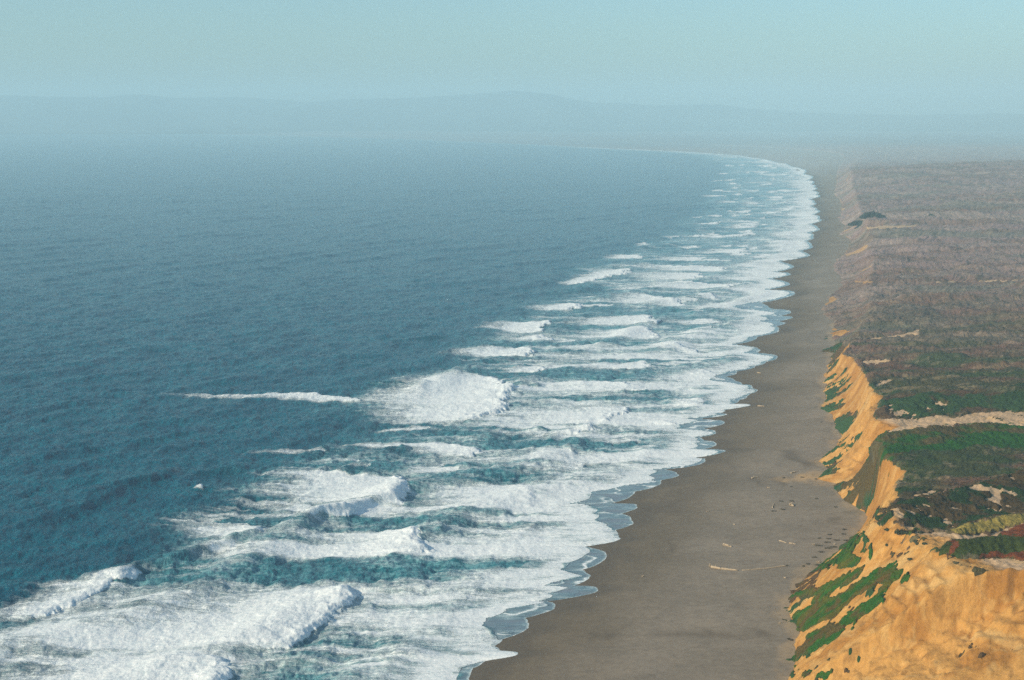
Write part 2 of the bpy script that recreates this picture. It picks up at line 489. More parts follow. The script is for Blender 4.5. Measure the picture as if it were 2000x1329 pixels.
redmat = region([(1200,622),(1300,608),(1480,605),(1800,600),(1800,645),(1480,640),(1290,628)], *big1) | region([(1040,600),(1050,545),(1085,540),(1100,560),(1070,600)], *big1) | region([(1330,500),(1400,450),(1480,425),(1700,400),(1700,500),(1480,505)], *big1)
mound = region([(640,930),(680,860),(760,820),(870,800),(1100,780),(1350,760),(1661,768),(1900,770),(1900,930),(1661,930),(1350,900),(1200,940),(1000,930),(880,960),(800,1000),(720,1000)], *big2)
ridge2 = region([(605,395),(640,350),(700,320),(860,270),(1100,230),(1480,120),(1800,60),(1800,350),(1480,378),(1300,400),(1100,430),(1000,475),(900,470),(860,420),(780,425),(640,430)], *big1)
mound3 = region([(975,598),(1040,540),(1250,510),(1480,500),(1800,495),(1800,640),(1480,632),(1200,612),(1050,605)], *big1)
ridge4 = region([(690,720),(740,600),(1000,570),(1661,555),(1900,550),(1900,690),(1661,680),(1400,672),(1200,700),(900,715)], *big2)
hole4 = region([(780,640),(900,615),(1150,600),(1200,640),(1150,690),(900,712),(780,700)], *big2) & (fbm(X / 4, D / 6, 4, 5) > -0.15)

# coverage of the scrub: positive = grown over
nz = fbm(X / 9, D / 12, 4, 1)
top_cov = sst(1.0, 1.1, T + 0.05 * fbm(X / 4, D / 4, 2, 0)) * 2 - 1
farm = sst(700, 1100, D)
cov = top_cov * 1.0
cov = cov + np.where(T > 1.08, 0.5 * nz + 0.1 * farm - 0.15, 0)
# streaks of growth on the lower face, running down the fall line
st = 0.75 * fbm((D + 0.9 * (X - x_foot(D)) + 3 * fbm(X / 9, D / 9, 2, 2)) / 4.6, (X - x_foot(D)) / 13 + 3, 4, 4) + 0.5 * fbm(D / 26, X / 14, 3, 1)
low = (T > -0.05) & (T < 0.8) & (D > 432)
cov = np.where(low, np.maximum(cov, (st - 0.34 + 0.35 * (0.4 - T)) * 1.6), cov)
cov = np.where((T > -0.1) & (T <= 1.05) & (D > 830), np.maximum(cov, 0.35 + 0.7 * fbm(X / 30, D / 45, 3, 6)), cov)
face_n = (T < 1.0) & (D < 432)
tuft = fbm((D + 0.8 * (X - x_foot(D))) / 3.0, (X - x_foot(D)) / 9 + 8, 3, 2)
cov = np.where(face_n, -1 + 1.9 * sst(0.58, 0.85, fbm(X / 1.6, D / 1.6, 2, 5) * sst(0.1, 0.5, fbm(X / 14, D / 14, 2, 1))), cov)
cov = np.where(face_n & (T < 0.3) & (D > 395), np.maximum(cov, tuft - 0.15), cov)
cov = np.where(sandy, np.where(tuft > 0.75, 0.4, -0.7), cov)
cov = np.where(mound | ridge2 | mound3 | ridge4 | dunegrass | redmat, 0.8, cov)
cov = np.where(hole4, -0.3 + 0.9 * fbm(X / 3.5, D / 5, 3, 7), cov)
cov = np.where(ridge2 & (fbm(X / 3.5 + 9, D / 4, 3, 5) > 0.42), -0.5, cov)
cov = np.where(cveg, np.maximum(cov, 0.25 + 1.6 * st), cov)
cov = np.where(green, 0.9, cov)
# soften the jumps between neighbouring cells
def blur(A, n=1):
    for _ in range(n):
        A = (A + np.roll(A, 1, 0) + np.roll(A, -1, 0)) / 3
        A = (A + np.roll(A, 1, 1) + np.roll(A, -1, 1)) / 3
    return A
cov = blur(cov, 1)
cov = cov + 0.45 * fbm(X / 0.9, D / 0.9, 3, 3) * np.clip(1.1 - np.abs(cov), 0, 1) * (D < 900)

def lerp(a, b, t): return [a[i] * (1 - t) + b[i] * t for i in range(3)]
def const(c): return [np.full(X.shape, float(v)) for v in c]
def put(col, mask, c, k=1.0):
    w = mask.astype(float) * k
    for i in range(3): col[i] = col[i] * (1 - w) + c[i] * w
gold = (0.48, 0.248, 0.068); ochre = (0.35, 0.160, 0.036); palesand = (0.49, 0.345, 0.215)
ec = lerp(const(gold), const(ochre), sst(-0.5, 0.55, fbm(X / 14, D / 10, 5, 3)))
band = sst(0.35, 0.9, np.sin((Z + 2.0 * fbm(X / 40, D / 40, 3, 2)) * 1.9) * 0.6 + 0.5 * fbm(X / 2.5, D / 2.5, 3, 4))
put(ec, np.ones(X.shape), (0.30, 0.125, 0.025), band * 0.60 * (T < 1.1) * sst(-0.5, 0.3, fbm(X / 20, D / 16, 3, 7)))
dk = sst(0.55, 0.9, fbm(X / 5, D / 4, 5, 6))
put(ec, np.ones(X.shape), (0.20, 0.10, 0.03), dk * 0.45 * (T < 1.1))
put(ec, np.ones(X.shape), (0.54, 0.35, 0.14), sst(0.25, 0.8, fbm((D + X) / 9, (X - D) / 30, 4, 0)) * 0.5)
pale = sst(1.0, 1.3, T + 0.1 * nz)
put(ec, np.ones(X.shape), palesand, pale * 0.85)
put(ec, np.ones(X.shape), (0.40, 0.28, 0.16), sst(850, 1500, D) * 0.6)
put(ec, np.ones(X.shape), (0.33, 0.30, 0.26), sst(3200, 4600, D) * 0.9); put(ec, np.ones(X.shape), (0.21, 0.24, 0.25), sst(5600, 7500, D))  # far faces pale, then blue-grey: distance haze put into the colour
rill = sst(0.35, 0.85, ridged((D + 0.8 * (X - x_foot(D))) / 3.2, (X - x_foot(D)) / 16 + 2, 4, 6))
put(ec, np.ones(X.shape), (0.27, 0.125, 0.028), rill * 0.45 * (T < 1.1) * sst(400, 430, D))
put(ec, np.ones(X.shape), (0.13, 0.065, 0.022), sst(0.5, 0.85, fbm(X / 2.2, D / 2.2, 4, 1)) * sst(-0.1, 0.5, fbm(X / 13, D / 13, 3, 3)) * 0.5 * (T < 1.1))
put(ec, np.ones(X.shape), (0.58, 0.36, 0.13), sst(0.4, 0.9, fbm(X / 3, D / 3, 4, 2)) * 0.4)
vc = const((0.062, 0.058, 0.024))
put(vc, np.ones(X.shape), (0.115, 0.060, 0.036), sst(-0.2, 0.5, fbm(X / 40, D / 22, 5, 2)))
put(vc, np.ones(X.shape), (0.026, 0.052, 0.016), sst(0.05, 0.6, fbm(X / 55, D / 30, 4, 5)) * (1 - 0.6 * farm))
put(vc, np.ones(X.shape), (0.23, 0.17, 0.09), sst(0.15, 0.8, fbm(X / 16, D / 9, 5, 6)) * 0.7)
put(vc, np.ones(X.shape), (0.30, 0.205, 0.185), sst(560, 1500, D) * 0.85)  # mauve scrub, also lightened with distance to carry haze in its colour
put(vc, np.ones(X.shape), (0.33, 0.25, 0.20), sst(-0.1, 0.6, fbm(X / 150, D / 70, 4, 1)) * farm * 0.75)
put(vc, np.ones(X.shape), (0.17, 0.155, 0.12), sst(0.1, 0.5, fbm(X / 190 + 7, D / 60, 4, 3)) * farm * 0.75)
put(vc, np.ones(X.shape), (0.17, 0.090, 0.060), sst(0.05, 0.5, fbm(X / 90 + 3, D / 28, 4, 0)) * 0.55)
put(vc, np.ones(X.shape), (0.022, 0.060, 0.016), sst(0.15, 0.5, fbm(X / 80 + 13, D / 24, 4, 6)) * 0.7 * (1 - farm))
spk = sst(0.30, 0.75, fbm(X / 4.5, D / 4.5, 4, 2))
put(vc, np.ones(X.shape), (0.30, 0.225, 0.14), spk * 0.38)
put(vc, np.ones(X.shape), (0.03, 0.045, 0.03), sst(0.25, 0.7, fbm(X / 6 + 50, D / 6, 4, 7)) * 0.5)
put(vc, np.ones(X.shape), (0.33, 0.29, 0.27), sst(3200, 4600, D) * 0.8); put(vc, np.ones(X.shape), (0.21, 0.24, 0.25), sst(5600, 7500, D))  # farthest scrub fades to pale grey, mist painted into its colour
put(vc, mound, (0.018, 0.080, 0.012))
put(vc, mound, (0.085, 0.065, 0.025), sst(0.0, 0.5, fbm(X / 18, D / 9, 4, 6)))
put(vc, mound & (T < 1.35), (0.11, 0.07, 0.035), sst(-0.3, 0.2, nz) * 0.8)
put(vc, ridge2, (0.075, 0.050, 0.022))
put(vc, ridge2, (0.020, 0.045, 0.014), sst(-0.05, 0.35, fbm(X / 8, D / 6, 3, 4)))
put(vc, ridge4, (0.030, 0.065, 0.022)); put(vc, ridge4, (0.09, 0.055, 0.028), sst(0, 0.5, nz))
put(vc, mound3, (0.045, 0.062, 0.014))
put(vc, redmat, (0.17, 0.048, 0.018))
put(vc, dunegrass, (0.30, 0.23, 0.055))
put(vc, cveg, (0.085, 0.060, 0.020)); put(vc, cveg, (0.015, 0.075, 0.03), sst(0.1, 0.4, fbm(X / 7, D / 7, 3, 5)))
lowv = (T < 0.9) & (D < 900)
put(vc, lowv & ~cveg, (0.030, 0.070, 0.022)); put(vc, lowv & ~cveg, (0.095, 0.055, 0.022), sst(0.0, 0.5, nz))
put(vc, green, (0.024, 0.092, 0.010)); put(vc, green, (0.095, 0.080, 0.012), sst(-0.15, 0.6, fbm((D + 0.9 * X) / 5, X / 18, 4, 4)) * 0.85); put(vc, green, (0.12, 0.055, 0.02), sst(0.25, 0.7, fbm(X / 5, D / 5, 4, 2)) * 0.7)

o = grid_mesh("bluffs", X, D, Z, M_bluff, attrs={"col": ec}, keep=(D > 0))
tag(o, "golden sand bluffs and dune plateau behind the beach", kind="structure")
near_k = np.clip(D / 450, 0.9, 5)
hv = 0.5 * np.clip(cov, -0.8, 0.8) * near_k ** 0.5 + 0.06
tex = (0.42 * np.abs(fbm(X / 1.3, D / 1.3, 3, 3)) + 0.25 * fbm(X / 4, D / 4, 2, 1)) * np.clip(cov * 3, 0, 1) * np.clip(near_k, 1, 1.8)
ZV = Z + hv + tex
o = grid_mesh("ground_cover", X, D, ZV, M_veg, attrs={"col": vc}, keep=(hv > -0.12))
tag(o, "green and rusty ice plant, scrub and dune grass growing over the bluffs", kind="stuff")

def cast_land(px, py):
    best = None
    ds = np.exp(np.linspace(math.log(280), math.log(4500), 6000))
    a = (px - 1000) / F; b = -(py - 664.5) / F
    t = ds / (b * SP + CP)
    xs = a * t; zs = H + t * (b * CP - SP)
    zt, _ = terrain(xs, ds)
    k = np.argmax(zs < zt + 0.3)
    return float(xs[k]), float(ds[k]), float(zt[k])

# ------------------------------------------------------------------ beach
drb = np.concatenate([rows_between(1760, 1460, 4.0), rows_between(1460, 300, 1.6), rows_between(300, 252.5, 0.8)])
tt = np.linspace(-0.6, 1.25, 330)
DB, TB = np.meshgrid(drb, tt, indexing='ij')
xb0 = x_base(DB); xbf = np.interp(DB, fy_, fx_)
XB = xb0 + TB * np.maximum(xbf - xb0, 10)
ZB = beach_z(XB, DB)
ZB = np.where(XB > xbf, np.minimum(ZB, 4.0 - 0.35 * (XB - xbf)), ZB)
wet = 1 - sst(2, 16, XB - x_shore(DB) + 4 * fbm(XB / 12, DB / 22, 3, 3))
wet2 = 1 - sst(8, 46, XB - xb0 + 9 * fbm(XB / 25, DB / 40, 3, 5))
arc = sst(0.55, 0.95, ridged(XB / 26 + 0.6 * fbm(XB / 40, DB / 40, 2, 1), DB / 60, 2, 2)) * sst(0.0, 0.5, fbm(XB / 30, DB / 30, 3, 4))
bc = [np.full(XB.shape, v) for v in (0.235, 0.186, 0.132)]
def putb(w, c):
    for i in range(3): bc[i] = bc[i] * (1 - w) + c[i] * w
putb(sst(-0.6, 0.6, fbm(XB / 30, DB / 16, 5, 6)) * 0.55, (0.17, 0.135, 0.095))
putb(wet2 * 0.75, (0.125, 0.090, 0.050))
putb(arc * 0.75, (0.115, 0.085, 0.055))
putb(wet * 0.75, (0.095, 0.073, 0.050))
bx_, by_ = project(XB, DB, ZB)
fan = sst(0.0, 1.0, 1 - (np.abs(by_ - 932 - 0.05 * (1600 - bx_)) / (3 + 0.16 * np.maximum(bx_ - 1500, 0)))) * sst(1490, 1590, bx_) * (DB > 500) * (DB < 680)
putb(np.clip(fan + 0.5 * fbm(XB / 5, DB / 8, 3, 2) * (fan > 0.02), 0, 1) * 0.85, (0.46, 0.29, 0.13))
edge = (1 - sst(0.0, 5.0, xbf - XB + 3 * fbm(XB / 5, DB / 9, 3, 1))) * (DB < 1000)
putb(edge * 0.45, (0.42, 0.28, 0.14))
putb(sst(3200, 4600, DB) * 0.8, (0.33, 0.30, 0.26)); putb(sst(5600, 7500, DB), (0.21, 0.24, 0.25))  # far sand lightened, then greyed, with haze painted into the sand colour
putb(sst(0.35, 0.8, fbm(XB / 7, DB / 2.5, 4, 1)) * 0.28, (0.13, 0.10, 0.07))
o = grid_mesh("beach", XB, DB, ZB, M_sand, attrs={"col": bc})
tag(o, "long dark sand beach between the surf and the bluffs", kind="structure")

# ------------------------------------------------------------------ sea
def fft_tile(n, L, wind, wdir, seed, std):
    r = np.random.default_rng(seed)
    k = np.fft.fftfreq(n, d=L / n) * 2 * np.pi
    KX, KY = np.meshgrid(k, k, indexing='ij')
    K = np.sqrt(KX ** 2 + KY ** 2); K[0, 0] = 1
    Lw = wind ** 2 / 9.81
    cosf = (KX * wdir[0] + KY * wdir[1]) / K
    P = np.exp(-1 / (K * Lw) ** 2) / K ** 4 * (0.15 + np.abs(cosf) ** 3)
    P[0, 0] = 0
    h = np.fft.ifft2(np.sqrt(P) * (r.normal(size=(n, n)) + 1j * r.normal(size=(n, n)))).real
    return (h / h.std() * std).astype(np.float32)
def sample(tile, L, x, y):
    n = tile.shape[0]
    u = (x / L * n) % n; v = (y / L * n) % n
    i = np.floor(u).astype(int); j = np.floor(v).astype(int)
    fu = u - i; fv = v - j; i1 = (i + 1) % n; j1 = (j + 1) % n; i %= n; j %= n
    return (tile[i, j] * (1 - fu) + tile[i1, j] * fu) * (1 - fv) + (tile[i, j1] * (1 - fu) + tile[i1, j1] * fu) * fv
WD = (0.85, -0.53)
T1 = fft_tile(512, 340.0, 6.2, WD, 1, 0.36)
T2 = fft_tile(512, 97.0, 3.6, (0.75, -0.65), 2, 0.15)

SURF = [(1500,-600),(1329,-350),(1200,-150),(1130,60),(1080,180),(1020,180),(985,330),(940,380),(905,450),(870,560),(820,620),(780,560),(740,680),(700,800),(640,880),(600,960),(550,1050),(500,1140),(450,1300),(400,1350),(350,1390),(320,1400),(300,1330),(285,1040),(270,700),(250,-900)]
su_y = np.array([a for a, b in SURF][::-1], float); su_x = np.array([b for a, b in SURF][::-1], float)

BORES = [ # intensity, height, rows (y, x of the seaward end, x of the front)
 (1.0,3.0,[(726,740,850),(735,690,972),(750,700,995),(765,700,1000),(790,690,994),(808,660,965),(822,640,925),(831,700,860)]),
 (.70,1.4,[(742,1000,1150),(753,990,1235),(762,1000,1280),(770,1000,1200)]),
 (.70,1.6,[(793,940,1230),(801,930,1233),(815,920,1215),(830,900,1180)]),
 (.95,2.4,[(836,1100,1160),(844,1075,1165),(853,1062,1105)]),
 (.85,1.6,[(866,750,860),(874,770,935),(884,790,945),(892,830,920)]),
 (.55,0.5,[(886,960,1200),(896,940,1260),(906,980,1290)]),
 (.60,0.5,[(902,690,733),(910,630,735),(916,640,700)]),
 (1.0,3.0,[(924,745,785),(934,560,797),(948,440,799),(962,430,797),(975,490,790),(987,600,780)]),
 (.68,1.0,[(940,800,1030),(955,810,1035),(975,800,1050),(992,820,1062)]),
 (.95,2.2,[(953,384,408),(958,376,410),(963,368,406)]),
 (.55,0.4,[(978,420,560),(988,410,640),(998,470,660)]),
 (.85,3.0,[(1001,650,686),(1008,610,688),(1016,575,655),(1024,550,615)]),
 (.62,0.8,[(1014,190,360),(1022,220,470),(1034,300,510),(1048,370,540)]),
 (.95,2.6,[(1033,720,822),(1045,560,830),(1060,520,830),(1074,480,838),(1088,460,818)]),
 (.66,2.0,[(1104,225,262),(1116,170,268),(1128,120,255),(1140,60,222),(1160,0,175),(1180,-60,140),(1200,-140,90),(1218,-160,20)]),
 (1.0,3.2,[(1146,590,672),(1156,480,692),(1172,430,697),(1192,300,672),(1212,120,655),(1235,50,610),(1250,0,590),(1264,-50,560),(1275,-60,430)]),
 (.92,2.6,[(1286,130,425),(1298,0,444),(1315,-50,446),(1335,-150,440),(1360,-200,400)]),
 (.90,1.2,[(497,1170,1238),(502,1150,1256),(506,1190,1250)]),
 (.80,1.2,[(502,1240,1365),(507,1250,1372),(510,1260,1450)]),
 (1.0,2.2,[(523,1190,1232),(533,1120,1228),(543,1085,1190),(550,1072,1150),(558,1072,1105)]),
 (.85,1.4,[(516,1232,1250),(522,1222,1415),(530,1200,1410)]),
 (.78,1.2,[(532,1180,1365),(539,1180,1370),(546,1170,1360)]),
 (.90,1.8,[(551,1250,1290),(556,1235,1432),(563,1140,1420)]),
 (.75,1.2,[(573,1210,1258),(580,1170,1290),(588,1150,1320),(598,1190,1360)]),
 (.85,1.4,[(576,1350,1395),(584,1345,1402)]),
 (1.0,2.0,[(592,1100,1130),(599,990,1137),(607,990,1115)]),
 (.92,2.0,[(615,1230,1270),(623,1075,1276),(636,1050,1280)]),
 (.75,1.0,[(623,1285,1395),(632,1282,1402)]),
 (.95,2.0,[(625,1050,1080),(633,880,1082),(641,900,1058),(652,1025,1063)]),
 (.95,2.0,[(640,1235,1258),(650,1085,1281),(661,1050,1284)]),
 (.85,1.8,[(656,1040,1064),(665,975,1068)]),
 (1.0,2.2,[(677,990,1030),(684,850,1041),(691,805,1038),(698,880,1010)]),
 (.75,1.2,[(669,1255,1300),(679,1270,1340),(689,1325,1372)]),
 (.85,1.5,[(706,1225,1257),(713,1060,1268),(721,1075,1262)]),
 (.90,2.0,[(715,1020,1055),(721,945,1057),(728,960,1040)]),
 (.66,1.2,[(768,60,600),(774,160,640),(780,400,690),(785,520,700)]),
 (.80,1.0,[(460,1310,1400),(464,1305,1422)]),
 (.85,1.0,[(480,1322,1362),(485,1320,1368)]),
 (.80,1.2,[(486,1370,1455),(491,1345,1457),(496,1340,1440)]),
 (.70,0.8,[(456,1420,1475),(460,1415,1480)]),
 (.75,0.8,[(436,1415,1480),(441,1410,1485)]),
 (.80,0.8,[(381,1355,1400),(385,1340,1425)]),
 (.75,0.8,[(372,1385,1402),(375,1395,1450)]),
 (.95,1.6,[(722,1330,1380),(735,1340,1402),(745,1380,1425)]),
 (.90,1.4,[(778,1250,1372),(786,1240,1370),(795,1250,1355)]),
 (.85,1.4,[(822,1240,1300),(832,1235,1330)]),
]
rb = np.random.default_rng(11)
for k in range(95):   # the many small breakers further along the beach
    y = 322 + 185 * rb.random() ** 1.3
    e = np.interp(y, [300, 340, 500], [1460, 1566, 1560])
    xr = e - 8 - (e - np.interp(y, su_y, su_x)) * 0.85 * rb.random() ** 1.2
    L = (14 + 55 * rb.random()) * (0.5 + 0.5 * (y - 300) / 200)
    h = 1.2 + 2.5 * (y - 300) / 200 * rb.random()
    BORES.append((0.6 + 0.4 * rb.random(), 1.0, [(y - h, xr - L * .4, xr - 2), (y, xr - L, xr), (y + h, xr - L * .8, xr - L * .25)]))
for k in range(34):   # thin secondary lines between the main breakers
    y = 520 + 420 * rb.random()
    e = np.interp(y, [500, 700, 900], [1545, 1450, 1330])
    xo = np.interp(y, su_y, su_x)
    xr = e - 30 - (e - xo) * 0.7 * rb.random()
    L = 50 + 120 * rb.random()
    h = 2.0 + 3.5 * (y - 500) / 400
    BORES.append((0.45 + 0.25 * rb.random(), 0.5, [(y - h, xr - L * .4, xr - 6), (y, xr - L, xr), (y + h, xr - L * .8, xr - L * .25)]))
for k in range(16):
    y = 850 + 300 * rb.random()
    xo = np.interp(y, su_y, su_x)
    xr = xo + 60 + 320 * rb.random(); L = 140 + 200 * rb.random(); h = 3 + 3 * rb.random()
    BORES.append((0.30 + 0.2 * rb.random(), 0.3, [(y - h, xr - L * .5, xr - 20), (y, xr - L, xr), (y + h, xr - L * .7, xr - L * .2)]))
CALM = [(830,1110,150,26),(600,1305,130,22),(780,1012,140,14),(560,1120,120,20),(1100,868,140,12),(1330,782,90,10),(1140,735,120,7),(820,850,180,10),(700,905,160,8),(900,925,140,9),(1250,705,80,5),(1180,668,120,4),(1150,640,80,5),(1330,606,60,5),(960,610,80,5),(1380,850,40,5),(1180,780,90,6),(1120,566,100,4),(1350,640,60,4),(340,1100,90,12)]

pyr = np.concatenate([np.arange(1760, 1440, -6.0), np.arange(1440, 264, -1.12), np.arange(264, 252.3, -0.9)])
pxc = np.concatenate([np.arange(-2600, -80, 30.0), np.arange(-80, 1640, 1.3)])
PYg, PXg = np.meshgrid(pyr, pxc, indexing='ij')
XW, DW = ground(PXg, PYg, 0.0)
MPP = zc_of(XW, DW, 0.0) / F                    # metres per photo pixel across

def bore_fields(xw, dw, pxg, pyg, mpp, bores):
    foam = np.zeros(xw.shape); hgt = np.zeros(xw.shape)
    wob = (2.6 * fbm(xw / 9, dw / 9, 3, 2) + 1.0 * fbm(xw / 2.2, dw / 2.2, 3, 5)) * np.clip(dw / 500, 0.8, 1.8)
    wy = 2.2 * fbm(xw / 22, dw / 30, 3, 6) * np.clip(420 / dw, 0.12, 1.2)
    lumpy = fbm(xw / 3.5, dw / 3.5, 4, 7)
    for I, h, rows in bores:
        ys = np.array([r[0] for r in rows], float); xl = np.array([r[1] for r in rows], float); xr = np.array([r[2] for r in rows], float)
        sel = np.where((pyg[:, 0] > ys[0] - 6) & (pyg[:, 0] < ys[-1] + 6))[0]
        if len(sel) == 0: continue
        a, b_ = sel[0], sel[-1] + 1
        P = pyg[a:b_] + wy[a:b_]; Q = pxg[a:b_]; M = mpp[a:b_]
        L = np.interp(P, ys, xl); Rr = np.interp(P, ys, xr)
        s = (Rr - Q) * M + wob[a:b_]
        wid = np.maximum((Rr - L) * M, 3)
        span = ys[-1] - ys[0]
        endt = sst(-0.02, 0.16, (P - ys[0]) / span) * sst(-0.02, 0.16, (ys[-1] - P) / span)
        f = sst(0, 1.0, s) * (1 - sst(0.35, 1.05, s / wid)) * endt
        f = f * (0.70 + 0.30 * (1 - sst(0, 0.5, s / wid)))
        foam[a:b_] = 1 - (1 - foam[a:b_]) * (1 - np.clip(I * f, 0, 1))
        hh = 0.50 * h * (0.85 + 0.16 * lumpy[a:b_]) * sst(-2.0, 3.5, s) * np.exp(-np.maximum(s - 3.5, 0) / (4 + 2 * h)) * endt
        hgt[a:b_] = np.maximum(hgt[a:b_], hh)
    return foam, hgt

foam, bh = bore_fields(XW, DW, PXg, PYg, MPP, BORES)
xsh = x_shore(DW)
gapm = np.interp(PYg, gap_y, gap_v) * MPP
sea_s = xsh - XW                                   # metres seaward of the water's edge
surf_x = (np.interp(PYg, su_y, su_x) - 1000) / F * (MPP * F)
surf = sst(0, 0.22, (XW - surf_x) / np.maximum(xsh - surf_x, 5) + 0.07 * fbm(XW / 40, DW / 60, 3, 1))
wnear = np.maximum(xsh - surf_x, 5)
u = np.clip(1 - sea_s / wnear, 0, 1)
churn = fbm(XW / 34, DW / 16, 4, 3)
streak = fbm(XW / 60, DW / 7, 4, 6)
base = surf * (0.37 + 0.36 * u + 0.22 * churn + 0.30 * streak) * (1 - 0.28 * sst(760, 600, PYg))
base = np.where(PYg > 1120, np.maximum(base, surf * (0.62 + 0.20 * churn + 0.10 * streak) * (1 - sst(500, 900, PXg)) * sst(1120, 1160, PYg)), base)
for cx, cy, rx, ry in CALM:
    r2 = ((PXg - cx) / rx) ** 2 + ((PYg - cy) / ry) ** 2
    base = base - 0.42 * np.exp(-r2 * 1.2)
    foam = foam * (1 - 0.5 * np.exp(-r2 * 2.5))
# the last breaker against the beach
band_w = (30 + 14 * fbm(DW / 40, DW * 0, 3, 2)) * np.clip(DW / 700, 0.8, 2.2)
fe = sea_s - gapm                                   # metres seaward of the white edge
shorewash = sst(-0.8, 1.8, fe + 1.1 * fbm(XW / 3.5, DW / 4.5, 4, 3)) * (1 - sst(0.35, 1.1, fe / band_w))
base = np.where(fe < band_w, np.maximum(base, 0.45 * sst(0, 3, fe)), base)
F_all = 1 - (1 - foam) * (1 - np.clip(base, 0, 1)) 
F_all = np.maximum(F_all, shorewash * (0.80 + 0.15 * churn))
sheet = sst(1.5, -1.5, fe + 1.2 * fbm(XW / 6, DW / 6, 3, 5))
inner = 0.22 + 0.50 * sst(0.16, 0.0, np.abs(fbm(XW / 16, DW / 14, 3, 4))) + 0.18 * fbm(XW / 8, DW / 3, 3, 1)
F_all = np.where(fe < 0, np.maximum(inner * sst(-0.0, 1.0, -fe), 0.0), F_all)
F_all = np.maximum(F_all, 0.62 * (1 - sst(0.15, 1.1, sea_s)) * (sea_s > -0.5))
F_all = np.where(DW > 5200, np.maximum(F_all * 0.8, 0.6 * (1 - sst(60, 220, sea_s))), F_all) * sst(8200, 6200, DW)
F_all = np.clip(F_all, 0, 1)

amp_far = np.clip(900 / DW, 0.15, 1)
away = sst(4, 40, sea_s)
chop = sample(T1, 340.0, XW, DW) * 1.0 + sample(T2, 97.0, XW * 0.92 + DW * 0.39, -XW * 0.39 + DW * 0.92) * np.clip(700 / DW, 0.2, 1)
ph = (XW * WD[0] + DW * WD[1]) / 58.0 * 2 * np.pi + 3.2 * fbm(XW / 160, DW / 160, 3, 4)
group = 0.25 + sst(-0.4, 0.6, fbm(XW / 130, DW / 90, 3, 2))
swell = ((0.5 + 0.5 * np.sin(ph)) ** 2.2 - 0.3) * 1.5 * group * (0.8 + 0.5 * surf)
lump = (0.05 * fbm(XW / 3.0, DW / 2.0, 3, 1) + 0.04 * fbm(XW / 1.1, DW / 1.1, 2, 4)) * sst(0.5, 1.0, F_all) * np.clip(700 / DW, 0.15, 1)
# small upstanding crests with a clear dark face
CRESTS = [([(255,1112),(330,1098),(385,1080),(440,1064),(490,1050)],2.6),([(600,1022),(660,1006),(720,986),(765,978)],2.6),([(180,970),(230,950),(300,935),(330,930)],1.6),
          ([(100,1010),(160,990),(220,968)],1.4),([(370,930),(420,923),(470,920)],1.8),([(740,748),(790,745),(830,750)],1.8),([(1075,856),(1110,846),(1150,842)],1.6),
          ([(760,670),(800,664),(850,660)],1.3),([(820,715),(860,712)],1.0),([(560,870),(630,848)],1.2),([(670,1160),(760,1155),(830,1150)],1.5),([(1050,556),(1078,552)],1.2),([(380,962),(400,960)],1.6),
          ([(1140,742),(1180,738)],1.0),([(250,870),(330,850),(380,845)],1.2),([(430,1320),(520,1300),(640,1290)],1.6),([(60,900),(150,880),(210,875)],1.1)]
cr = np.zeros(XW.shape)
for pts, h in CRESTS:
    q = sorted([tuple(map(float, ground(a, b, 0.0)))[::-1] for a, b in pts])
    dd = np.array([p[0] for p in q]); xx = np.array([p[1] for p in q])
    xc = np.interp(DW, dd, xx) + 1.2 * fbm(DW / 9, DW * 0, 2, 3)
    s = XW - xc
    pad = 0.06 * (dd[-1] + 1)
    en = sst(dd[0] - pad, dd[0] + pad * .3, DW) * sst(dd[-1] + pad, dd[-1] - pad * .3, DW)
    cr = np.maximum(cr, h * en * np.where(s > 0, np.exp(-(s / 3.0) ** 2), np.exp(-(s / 9.0) ** 2)))
zsea = (chop * (1 + 0.3 * surf) * (1 - 0.78 * sst(0.35, 0.85, F_all)) * amp_far ** 0.5 + swell * np.clip(2500 / DW, 0.1, 1)) * away + (bh * np.clip(sst(0, 12, sea_s), 0, 1) + cr) * 1.0 + lump * sst(2, 15, sea_s)
zb = beach_z(XW, DW)
wbl = sst(4, 26, sea_s)
zshore = zb + np.clip(0.05 * sea_s, -1.0, 0.5) + 0.22 * sst(0, 5, fe) * np.exp(-np.maximum(fe, 0) / 9) * (fe > 0)
zshore = np.where(sea_s < 0, zb + 0.06 * np.maximum(sea_s, -20), zshore)
ZW = zsea * wbl + zshore * (1 - wbl)
o = grid_mesh("sea", XW, DW, ZW, M_sea, keep=(sea_s > -6), attrs={"wat": [F_all, np.clip(sheet * sst(40, 20, sea_s) * (1 - np.clip(F_all * 1.3, 0, 1)), 0, 1), surf * np.clip(0.35 + 0.5 * u + 0.3 * churn, 0, 1)]})
tag(o, "blue green ocean with lines of white surf rolling onto the beach", kind="structure")

# ------------------------------------------------------------------ land beyond the bay and the far hills
HR = [(-700,196),(0,190),(100,191),(200,190),(270,185),(330,191),(380,193),(460,186),(520,193),(620,198),(700,194),(800,194),(870,190),(940,185),(1030,180.5),(1080,185),(1140,197),(1180,204),(1300,207),(1400,204),(1460,213),(1600,222),(1800,226),(1940,221),(2000,227),(2800,232)]
hx = np.array([a for a, b in HR], float); hy = np.array([b for a, b in HR], float)
az = np.linspace(-700, 2800, 700)
dh = np.linspace(11500, 15500, 60)
DH, AZ = np.meshgrid(dh, az, indexing='ij')
XH = (AZ - 1000) / F * DH
crest_z = H + (225 - np.interp(AZ, hx, hy)) / F * 14000
ZH = 6 + (crest_z - 6) * sst(11700, 14000, DH + 500 * fbm(XH / 900, DH / 900, 3, 1)) * (1 - 0.35 * sst(14000, 15500, DH)) + 14 * fbm(XH / 350, DH / 500, 4, 2) * sst(11700, 13000, DH)
hc = [np.full(XH.shape, v) for v in (0.07, 0.10, 0.11)]
